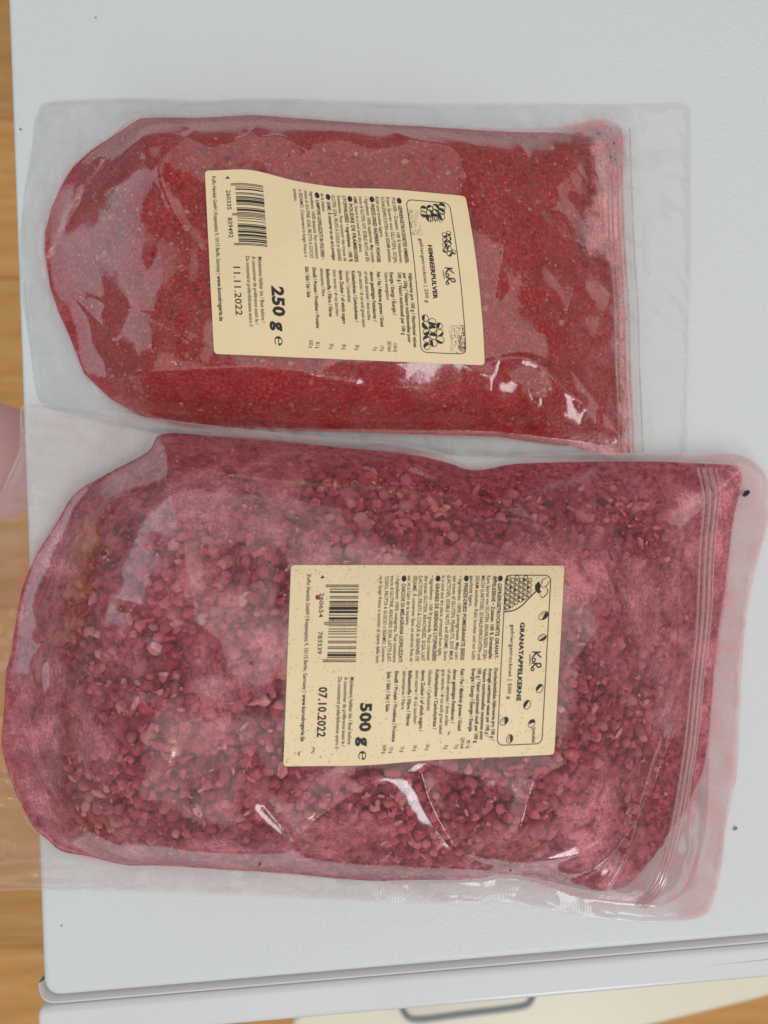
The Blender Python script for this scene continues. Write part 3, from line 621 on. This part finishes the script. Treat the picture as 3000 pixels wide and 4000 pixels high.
# ------------------------------------------------------------------ labels and their print
def PV(px, py, z):
    d = np.stack([(px-1500)/F, (2000-py)/F, -np.ones_like(px)], -1)@RM.T
    t = (z-CAM_H)/d[..., 2]; return d[..., 0]*t, d[..., 1]*t
class Label:
    """u runs along the reading direction, v down the lines, both 0..1; W x H is its nominal size in print units"""
    def __init__(s, fld, Z, q, W, H, bend):
        s.f, s.Z, s.q, s.W, s.H, s.bend = fld, Z, [np.array(p, float) for p in q], W, H, bend
    def at(s, U, V, lift):
        u = np.asarray(U, float)/s.W; v = np.asarray(V, float)/s.H; TL, TR, BR, BL = s.q
        px = (1-u)*((1-v)*TR[0]+v*TL[0])+u*((1-v)*BR[0]+v*BL[0]); py = (1-u)*((1-v)*TR[1]+v*TL[1])+u*((1-v)*BR[1]+v*BL[1])
        dx, dy = s.bend(u, v); px = px+dx; py = py+dy; z = np.full(px.shape, .03)
        for _ in range(6):
            x, y = PV(px, py, z); z = 0.5*z+0.5*(s.f.sample(s.Z, x, y)+lift)
        x, y = PV(px, py, z); return np.stack([x, y, z+.00030*gnoise(x/.016, y/.011, 191)], -1)
    def sheet(s, mat, parent, r=14):
        st = 8.0; us = np.arange(0, s.W+.1, st); vs = np.arange(0, s.H+.1, st); us[-1] = s.W; vs[-1] = s.H
        U, V = np.meshgrid(us, vs); U = U.copy(); V = V.copy()
        for (cu, cv) in ((r, r), (s.W-r, r), (r, s.H-r), (s.W-r, s.H-r)):
            m = ((U-cu)*(1 if cu > s.W/2 else -1) > 0) & ((V-cv)*(1 if cv > s.H/2 else -1) > 0)
            d = np.hypot(U-cu, V-cv)+1e-9; k = np.where(m & (d > r), r/d, 1); U = cu+(U-cu)*k; V = cv+(V-cv)*k
        T = s.at(U.ravel(), V.ravel(), .00065); B = T-np.array([0, 0, .00018])
        ny, nx = U.shape; i = np.arange(ny*nx).reshape(ny, nx); n = ny*nx
        f = np.stack([i[:-1, :-1].ravel(), i[:-1, 1:].ravel(), i[1:, 1:].ravel(), i[1:, :-1].ravel()], 1)
        rim = np.concatenate([i[0, :], i[1:, -1], i[-1, -2::-1], i[-2:0:-1, 0]]); r2 = np.roll(rim, -1)
        sd = np.stack([rim, rim+n, r2+n, r2], 1)
        me = mesh_np('label', np.vstack([T, B]), np.vstack([f, f[:, ::-1]+n, sd]), mat, True)
        me.set_sharp_from_angle(angle=math.radians(50)); o = link('label', me, parent); return o
    def flat(s, name, mb, mat, parent, lift=.00074):
        V = np.array(mb.v); return link(name, mesh_np(name, s.at(V[:, 0], V[:, 1], lift), mb.f, mat, False), parent)
class Print(MB):
    def quad(s, u0, v0, u1, v1, n=6):
        for i in range(n):
            a = v0+(v1-v0)*i/n; b = v0+(v1-v0)*(i+1)/n; s.add([(u0, a, 0), (u1, a, 0), (u1, b, 0), (u0, b, 0)], [(0, 1, 2, 3)])
    def stroke(s, pts, wd, taper=False):
        pts = np.asarray(pts, float); t = np.gradient(pts, axis=0); t /= np.linalg.norm(t, axis=1)[:, None]+1e-9; nn = np.stack([-t[:, 1], t[:, 0]], 1)
        k = len(pts); ww = np.full(k, wd/2.) if not taper else wd/2*(0.35+0.65*np.sin(np.pi*np.linspace(0.12, .95, k)))
        V = np.vstack([pts+nn*ww[:, None], pts-nn*ww[:, None]]); s.add([(a, b, 0) for a, b in V], [(i, i+1, k+i+1, k+i) for i in range(k-1)])
    def poly(s, pts): s.add([(a, b, 0) for a, b in pts], [tuple(range(len(pts)))])
    def ell(s, cu, cv, a, b, rot=0, n=16, t0=0, t1=2*math.pi):
        t = np.linspace(t0, t1, n+1); c, q = math.cos(rot), math.sin(rot)
        return np.stack([cu+a*np.cos(t)*c-b*np.sin(t)*q, cv+a*np.cos(t)*q+b*np.sin(t)*c], 1)
TEXT_JOBS = []
def text(lab, body, u0, u1, vbase, cap, bold=False, fit=True, italic=0.0):
    """one printed line: fits the width u0..u1, capital height cap, baseline at vbase"""
    c = bpy.data.curves.new('line', 'FONT'); c.body = body; c.size = 1.0; c.resolution_u = 2; c.offset = 0.028 if bold == 1 else (0.045 if bold == 2 else 0.007)
    c.fill_mode = 'FRONT'; c.shear = italic; c.space_character = 1.06 if bold else 1.0
    o = bpy.data.objects.new('line', c); COL.objects.link(o); TEXT_JOBS.append((lab, o, u0, u1, vbase, cap, fit))
def flush_text(sinks):
    bpy.context.view_layer.update(); dg = bpy.context.evaluated_depsgraph_get()
    for lab, o, u0, u1, vb, cap, fit in TEXT_JOBS:
        me = bpy.data.meshes.new_from_object(o.evaluated_get(dg)); V = np.array([v.co[:] for v in me.vertices]); Fs = [tuple(p.vertices) for p in me.polygons]
        bpy.data.meshes.remove(me)
        if len(V) == 0: continue
        sy = cap/0.729; w = V[:, 0].max()-V[:, 0].min()
        if fit == 'right': sx = sy*0.62; off = u1-w*sx
        elif fit: sx = (u1-u0)/w; off = u0
        else: sx = sy*0.62; off = u0
        sinks[lab].add([(off+(x-V[:, 0].min())*sx, vb-y*sy, 0) for x, y, z in V], Fs)
    for lab, o, *_ in TEXT_JOBS:
        c = o.data; bpy.data.objects.remove(o); bpy.data.curves.remove(c)
def ean(p, code, u0, u1, v0, v1, vg):
    L = ['0001101', '0011001', '0010011', '0111101', '0100011', '0110001', '0101111', '0111011', '0110111', '0001011']
    par = ['LLLLLL', 'LLGLGG', 'LLGGLG', 'LLGGGL', 'LGLLGG', 'LGGLLG', 'LGGGLL', 'LGLGLG', 'LGLGGL', 'LGGLGL'][int(code[0])]
    inv = lambda q: ''.join('1' if k == '0' else '0' for k in q)
    bits = '101'
    for k, ch in zip(par, code[1:7]): bits += L[int(ch)] if k == 'L' else inv(L[int(ch)])[::-1]
    bits += '01010'
    for ch in code[7:]: bits += inv(L[int(ch)])
    bits += '101'; m = (u1-u0)/95; i = 0
    while i < 95:
        if bits[i] == '1':
            j = i
            while j < 95 and bits[j] == '1' and ((j < 3 or 45 <= j < 50 or j >= 92) == (i < 3 or 45 <= i < 50 or i >= 92)): j += 1
            p.quad(u0+i*m, v0, u0+j*m, vg if (i < 3 or 45 <= i < 50 or i >= 92) else v1); i = j
        else: i += 1
def rrect(u0, v0, u1, v1, r, step=8):
    p = []
    for cu, cv, a0 in ((u1-r, v0+r, -90), (u1-r, v1-r, 0), (u0+r, v1-r, 90), (u0+r, v0+r, 180)):
        p += [(cu+r*math.cos(math.radians(a0+k*15)), cv+r*math.sin(math.radians(a0+k*15))) for k in range(7)]
    p.append(p[0]); p = np.array(p); out = []
    for a, b in zip(p[:-1], p[1:]):
        n = max(1, int(np.linalg.norm(b-a)/step)); out += [a+(b-a)*k/n for k in range(n)]
    return np.array(out+[p[-1]])
def logo(p, cu, cv, k):
    """the hand-lettered word with a stroke under it"""
    S = lambda pts, wd: p.stroke(smooth_open([(cu+a*k, cv+b*k) for a, b in pts], 5), wd*k*1.35, wd > 3.8 or wd == 3.0)
    S([(-38, -18), (-37, 0), (-39, 19)], 5.5); S([(-14, -22), (-26, -8), (-37, 2)], 4.5); S([(-36, 0), (-25, 8), (-14, 18)], 5)
    S([(-4, 2), (-11, 5), (-11, 14), (-3, 16), (2, 9), (-3, 2)], 3.6)
    S([(11, -18), (10, 0), (7, 20)], 5); S([(6, -17), (20, -22), (26, -12), (18, -3), (10, 0)], 4.5); S([(11, 0), (18, 8), (28, 19)], 4.5)
    S([(36, 6), (29, 9), (29, 17), (36, 19), (40, 13), (35, 6)], 3.4); S([(-27, 27), (-5, 25), (16, 26)], 3.0)
def berry(p, cu, cv, a, b, rot, seed, clip):
    r = np.random.default_rng(seed); c, q = math.cos(rot), math.sin(rot)
    for i in range(5):
        for j in range(4):
            x = (-.8+.4*i+(.2 if j % 2 else 0)); y = -.75+.5*j
            if x*x+y*y > 1.05: continue
            u = cu+a*x*c-b*y*q; v = cv+a*x*q+b*y*c; rr = .21*min(a, b)*2*r.uniform(.60, .74)
            if not (clip[0]+rr < u < clip[2]-rr and clip[1]+rr < v < clip[3]-rr): continue
            p.stroke(p.ell(u, v, rr, rr*.9, 0, 12), 2.4); h = r.uniform(0, 6.28)
            p.poly(list(p.ell(u, v, rr*.95, rr*.85, h, 8, 0, 2.4+r.uniform(0, .9))))
def kernel(p, cu, cv, a, rot, half):
    p.stroke(p.ell(cu, cv, a, a*.72, rot, 18), 2.4)
    E = p.ell(cu, cv, a, a*.72, rot, 12, half, half+math.pi*.95); p.poly(list(E)); p.stroke(p.ell(cu-a*.1, cv, a*.45, a*.3, rot, 8, 0, 2.6), 1.8)
def specks(p, u0, v0, u1, v1, n, seed, sz=1.6, lean=2.0):
    r = np.random.default_rng(seed)
    for _ in range(n):
        u = r.uniform(u0, u1); v = v0+(v1-v0)*r.random()**lean
        p.poly(p.ell(u, v, sz*r.uniform(.5, 1.5), sz*r.uniform(.4, 1.0), r.uniform(0, 3), 5)[:-1])
def table(lab, rows, u0, uend, cap):
    """rows: (v, text, last u as share of column or None, bold lead)"""
    for v, body, ue, bold in rows: text(lab, body, u0, ue, v, cap, bold)
M_ink = mat_plain('black_print', (0.012, 0.011, 0.011), 0.45)
M_paper_in = None
def paper(name, col, sc, amount):
    t = NT(name); co = t.co(); v = t.n('TexVoronoi', {'Vector': co, 'Scale': sc}); sp_ = t.noise(sc*.35, 2, .5, co)
    m = t.math('MULTIPLY', t.math('LESS_THAN', v.outputs['Distance'], amount), t.math('GREATER_THAN', sp_, 0.53))
    c = t.n('MixRGB', {0: t.math('MULTIPLY', m, 0.6), 1: col, 2: (0.36, 0.20, 0.10, 1)})
    return t.surf(t.n('BsdfPrincipled', {'Base Color': c, 'Roughness': 0.4, 'Specular IOR Level': 0.45}))
# --- label of the smaller pouch
def bend1(u, v):
    t = 1-v                                              # 0 at the barcode end, 1 at the picture end
    return 14*(1-v)*4*u*(1-u), (1-u)*(-20*np.exp(-((t-.17)/.12)**2)+14*np.exp(-((t-.5)/.16)**2))
L1 = Label(f1, smooth1, [(800, 668), (1818, 766), (1893, 1427), (836, 1382)], 700, 1035, bend1)
la1 = L1.sheet(paper('cream_label_paper', (0.88, 0.715, 0.435), 1100, .14), p1)
T1 = Print(); B1 = Print(); G1 = Print(); D1_ = Print(); R1 = Print()
col = ['DE   GEFRIERGETROCKNETES HIMBEER-', 'PULVER • Zutaten: 100 % Himbeeren.', 'Kann Spuren von GLUTEN, SOJA,', 'SCHALENFRÜCHTEN und SESAM enthalten.', 'Kühl und trocken lagern.', 'GB   FREEZE-DRIED RASPBERRY POWDER', '• Ingredients: 100% raspberries. May contain', 'traces of GLUTEN, SOY, EDIBLE NUTS and SES-', 'AME. Store in a cool and dry place.', 'FR   POUDRE DE FRAMBOISES', 'LYOPHILISÉES • Ingrédients : 100 %', 'framboises. Peut contenir des traces de', 'GLUTEN, SOJA, FRUITS À COQUE et GRAINES', 'DE SÉSAME. À conserver au sec et à protéger', 'de la chaleur.', 'IT   LAMPONI LIOFILIZZATI IN POLVERE •', 'Ingredienti: 100% lamponi. Può contenere', 'tracce di GLUTINE, SOIA, FRUTTA A GUSCIO', 'e SESAMO. Conservare in luogo fresco e', 'asciutto.']
short1 = {4: .62, 8: .85, 14: .28, 19: .19}
def column(key, lines, short, u0, u1, v0, pitch, cap, bolds, mb):
    for i, s in enumerate(lines):
        lead = len(s) > 4 and s[:2] in ('DE', 'GB', 'FR', 'IT') and s[2] == ' '
        vb = v0+i*pitch; ue = u0+(u1-u0)*short.get(i, 1)
        if lead:
            e = mb.ell(u0+11, vb-cap*.5, 12, 9.5, 0, 14)[:-1]; mb.poly(list(e)); text(key, s[5:], u0+30, ue, vb, cap, 1)
        else: text(key, s, u0, ue, vb, cap, 1 if i in bolds else 0)
column('t1', col, short1, 33, 300, 277, 21.6, 14.5, {10}, T1)
for v, s, ue, b in [(269, 'Nährwerte pro 100 g / Nutritional values', 640, 1), (290, 'per 100g / Valeurs nutritionnelles pour', 622, 1), (311, '100 g / Valori nutrizionali per 100 g', 590, 1), (341, 'Energie / Energy / Énergie /', 510, 1), (362, 'Valore energetico', 450, 0), (391, 'Fett / Fat / Matières grasses / Grassi', 560, 1), (417, 'davon gesättigte Fettsäuren /', 540, 1), (439, 'of which saturates / dont acides', 535, 0), (461, 'gras saturés / di cui acidi grassi saturi', 565, 0), (488, 'Kohlenhydrate / Carbohydrates /', 545, 1), (511, 'Glucides / Carboidrati', 465, 0), (536, 'davon Zucker / of which sugars', 555, 1), (560, 'dont sucres / di cui zuccheri', 525, 0), (586, 'Ballaststoffe / Fibre / Fibres', 530, 1), (609, 'alimentaires / Fibre', 450, 0), (638, 'Eiweiß / Protein / Protéines / Proteine', 580, 1), (666, 'Salz / Salt / Sel / Sale', 460, 1)]:
    text('t1', s, 338, ue, v, 14.5, b)
for v, s in [(346, '1126 kJ'), (368, '263 kcal'), (396, '1,9 g'), (422, '0 g'), (492, '30 g'), (542, '30 g'), (590, '29 g'), (642, '8,1 g'), (668, '0,02 g')]: text('t1', s, 0, 660, v, 15, 0, 'right')
text('t1', '250 g', 430, 602, 800, 46, 2); text('t1', '℮', 622, 658, 800, 40, 0)
for i, (s, ue) in enumerate([('Mindestens haltbar bis / Best before /', 575), ('À consommer de préférence avant le /', 582), ('Da consumarsi preferibilmente entro il', 590)]): text('t1', s, 325, ue, 847+i*23.5, 15.5, 0)
text('t1', '11.11.2022', 366, 550, 944, 27, 0)
ean(B1, '4260335839492', 51, 284, 808, 918, 937)
text('t1', '4', 22, 34, 955, 18, 0); text('t1', '260335', 76, 150, 955, 18, 0); text('t1', '839492', 180, 256, 955, 18, 0)
text('t1', 'KoRo Handels GmbH | Koppenplatz 9, 10115 Berlin, Germany |', 22, 395, 1008, 16, 0); text('t1', 'www.korodrogerie.de', 402, 574, 1008, 16, 1)
G1.stroke(rrect(36, 70, 658, 242, 24), 3.0)
logo(R1, 340, 110, .88); text('t1', 'HIMBEERPULVER', 217, 438, 181, 16.5, 2); text('t1', 'gefriergetrocknet | 250 g', 192, 455, 212, 14, 0); text('t1', 'Symbolbild', 582, 644, 96, 15, 0)
clip = (37, 71, 657, 241); E1 = [Print(), Print(), Print(), Print()]; D1_ = E1[0]; berry(D1_, 66, 140, 52, 46, 0.2, 1, clip); berry(E1[1], 205, 88, 54, 34, .1, 2, clip); berry(E1[2], 575, 205, 72, 52, 0, 5, clip)
for a in range(7): D1_.stroke(smooth_open([(84, 128+a*3), (100, 118+a*7), (118+4*(a % 2), 108+a*10)], 3), 3.0, True)
specks(E1[3], 76, 240, 180, 195, 150, 3); specks(E1[3], 540, 73, 655, 130, 260, 4, 1.8)
# --- label of the larger pouch
L2 = Label(f2, smooth2, [(1137, 2207), (2205, 2210), (2165, 2948), (1107, 2992)], 760, 1075, lambda u, v: (0*u, u*10*np.exp(-((v-.72)/.2)**2)))
la2 = L2.sheet(paper('specked_label_paper', (0.90, 0.735, 0.455), 1000, .22), p2)
T2 = Print(); B2 = Print(); G2 = Print(); D2_ = Print(); R2 = Print()
col = ['DE   GEFRIERGETROCKNETE GRANAT-', 'APFELKERNE • Zutaten: 100 % Granatapfel.', 'Kann Spuren von GLUTEN, ERDNÜSSEN, SOJA,', 'MILCH (LAKTOSE), SCHALENFRÜCHTEN und', 'SESAM enthalten. Kühl, trocken und vor Licht', 'geschützt lagern.', 'GB   FREEZE-DRIED POMEGRANATE SEEDS', '• Ingredients: 100% pomegranate. May con-', 'tain traces of GLUTEN, PEANUTS, SOY MILK', '(LACTOSE), EDIBLE NUTS and SESAME. Store', 'in a cool and dry place, protected from light.', 'FR   GRAINES DE GRENADE LYOPHILISÉES', '• Ingrédients : 100 % grenade. Peut contenir', 'des traces GLUTEN, ARACHIDES, SOJA, LAIT', '(LACTOSE), FRUITS À COQUE et GRAINES DE', 'SÉSAME. À conserver dans un endroit frais et', "sec et à l'abri de la lumière.", 'IT   CHICCHI DI MELAGRANA LIOFILIZZATI', '• Ingredienti: 100% melagrana. Può contenere', 'tracce di GLUTINE, ARACHIDI, SOIA, LATTE (LAT-', 'TOSIO), FRUTTA A GUSCIO e SESAMO. Conserva-', 're in luogo fresco e asciutto al riparo dalla luce']
column('t2', col, {5: .37, 10: .95, 16: .58}, 40, 372, 257, 22.3, 15, {1}, T2)
for v, s, ue, b in [(255, 'Durchschnittliche Nährwerte pro 100 g /', 694, 1), (277, 'Average nutritional values per 100 g /', 678, 1), (299, 'Valeurs nutritionnelles moyennes pour', 690, 1), (321, '100 g / Valori nutrizionali medi per 100 g', 700, 1), (344, 'Energie / Energy / Énergie / Energia', 655, 1), (388, 'Fett / Fat / Matières grasses / Grassi', 650, 1), (417, 'davon gesättigte Fettsäuren /', 620, 1), (440, 'of which saturates / dont acides', 628, 0), (462, 'gras saturés / di cui acidi grassi saturi', 660, 0), (487, 'Kohlenhydrate / Carbohydrate /', 640, 1), (515, 'Glucides / Carboidrati', 565, 0), (542, 'davon Zucker / of which sugars /', 645, 1), (566, 'dont sucres / di cui zuccheri', 613, 0), (594, 'Ballaststoffe / Fibre / Fibres', 620, 1), (617, 'alimentaires / Fibre', 555, 0), (648, 'Eiweiß / Protein / Protéines / Proteine', 678, 1), (678, 'Salz / Salt / Sel / Sale', 560, 1)]:
    text('t2', s, 407, ue, v, 15, b)
for v, s in [(352, '951 kJ'), (374, '224 kcal'), (396, '0 g'), (438, '0 g'), (512, '54 g'), (562, '54 g'), (612, '13 g'), (656, '13 g'), (684, '0,04 g')]: text('t2', s, 0, 720, v, 15.5, 0, 'right')
text('t2', '500 g', 524, 688, 778, 45, 2); text('t2', '℮', 706, 740, 778, 40, 0)
for i, (s, ue) in enumerate([('Mindestens haltbar bis / Best before:', 682), ('À consommer de préférence avant le /', 688), ('Da consumarsi preferibilmente entro il', 694)]): text('t2', s, 424, ue, 824+i*24, 16, 0)
text('t2', '07.10.2022', 462, 652, 946, 34, 1)
ean(B2, '4260654783339', 74, 367, 805, 918, 936)
text('t2', '4', 38, 51, 958, 18, 0); text('t2', '260654', 105, 198, 958, 18, 0); text('t2', '783339', 252, 337, 958, 18, 0)
text('t2', 'KoRo Handels GmbH | Koppenplatz 9, 10115 Berlin, Germany |', 38, 480, 1010, 16.5, 0); text('t2', 'www.korodrogerie.de', 489, 668, 1010, 16.5, 1)
G2.stroke(rrect(38, 51, 714, 229, 24), 3.2)
logo(R2, 382, 92, .95); text('t2', 'GRANATAPFELKERNE', 226, 540, 161, 17.5, 2); text('t2', 'gefriergetrocknet | 500 g', 234, 532, 198, 15, 0); text('t2', 'Symbolbild', 648, 708, 92, 15, 0)
cu, cv = 100, 236; E2 = [D2_]
D2_.stroke([q for q in smooth_open([(184, 227), (178, 190), (160, 160), (132, 134), (108, 112), (98, 98)], 5)], 4.5)
for i in range(7):
    for j in range(6):
        u = 48+i*20+(j % 2)*10; v = 218-j*17
        if 44 < u < 172-j*9 and v > 128 and not (u > 150 and v < 175):
            D2_.stroke(D2_.ell(u, v, 8.6, 8, 0, 12), 2.6); D2_.poly(D2_.ell(u+3, v+3, 3.6, 2.3, .7, 8)[:-1])
            if (i*3+j) % 4 == 0: D2_.poly(D2_.ell(u+9, v+6, 5, 3, .4, 8)[:-1])
D2_.poly([(62, 98), (78, 88), (98, 92), (104, 84), (112, 96), (98, 110), (78, 112)]); D2_.stroke(smooth_open([(86, 66), (104, 60), (120, 70), (128, 82), (112, 92)], 4), 3.5, True); D2_.stroke(smooth_open([(48, 66), (58, 84), (76, 86)], 4), 3, True); D2_.stroke(smooth_open([(60, 54), (84, 70), (84, 90)], 4), 3, True)
for cu, cv, a, ro, hf in [(200, 71, 24, .9, 2.6), (288, 62, 20, 1.1, 3.0), (492, 72, 21, .4, .6), (556, 118, 22, .3, .4), (632, 96, 20, .4, 1.2), (618, 206, 22, .8, 2.2), (690, 180, 20, .2, 2.8)]:
    E2.append(Print()); kernel(E2[-1], cu, max(cv, 72) if cv < 100 else min(cv, 210), a*.85, ro, hf)
# --- shared printing
flush_text({'t1': T1, 't2': T2})
for lab, la, T, B, G, R, D in ((L1, la1, T1, B1, G1, R1, E1), (L2, la2, T2, B2, G2, R2, E2)):
    lab.flat('printed_text', T, M_ink, la); lab.flat('barcode', B, M_ink, la); lab.flat('border_line', G, M_ink, la); lab.flat('brand_mark', R, M_ink, la)
    for e in D:
        o = lab.flat('fruit_drawing', e, M_ink, la)
        if len(D) == 4 and e is D[3]: o.name = 'powder_drawing'; o['kind'] = 'stuff'
# red powder specks stuck to the larger pouch's label
rs = np.random.default_rng(5); spk = Print()
for _ in range(150):
    u = rs.choice([rs.uniform(4, 756), rs.uniform(4, 756), rs.uniform(650, 756), rs.uniform(4, 60)]); v = rs.choice([rs.uniform(4, 1071), rs.uniform(850, 1071)])
    spk.poly(spk.ell(u, v, rs.uniform(1.0, 3.4), rs.uniform(.8, 1.6), rs.uniform(0, 3), 6)[:-1])
spk.poly(spk.ell(122, 966, 9.5, 9, 0, 12)[:-1])
for q in ([(690, 962), (700, 955), (712, 968)], [(706, 1010), (714, 1018), (722, 1012)], [(44, 262), (54, 268), (64, 258)], [(650, 420), (660, 424), (664, 428)]): spk.stroke(smooth_open(q, 4), 4.5, True)
L2.flat('powder_specks', spk, mat_plain('dry_red_stain', (0.34, 0.05, 0.035), .8), la2, .00079)['kind'] = 'stuff'
# ------------------------------------------------------------------ crumbs lying about
M_crumb = mat_plain('dark_crumb', (0.035, 0.025, 0.02), .9); M_brown = mat_plain('brown_crumb', (0.34, 0.26, 0.20), .9)
for px, py, r, z, mt, lb in [(374, 68, .00042, .0003, M_crumb, 'tiny black crumb near the top edge of the picture on the white appliance'), (81, 505, .00055, .0003, M_crumb, 'small black crumb on the rounded left edge of the appliance beside the smaller pouch'),
                             (2913, 1928, .0018, .0075, M_crumb, 'dark brown crumb lying on the upper right corner of the larger pouch'), (2872, 3237, .0010, .0004, M_brown, 'thin brown crumb on the white top right of the larger pouch'),
                             (240, 3617, .0005, .0003, M_brown, 'tiny grey brown speck on the white top below the larger pouch')]:
    V, Fs = protos[0]; V = V*np.array([1, .6, .45])*(1+.35*gnoise(V[:, 0]*2+px, V[:, 1]*2+V[:, 2], 3))[:, None]*r
    o = link('crumb', mesh_np('crumb', V, Fs, mt, False)); o.location = (*P(px, py, z), z+r*.2); o.rotation_euler = (0, 0, px)
    tag(o, lb, 'crumb', 'crumbs lying on the appliance and the pouches')
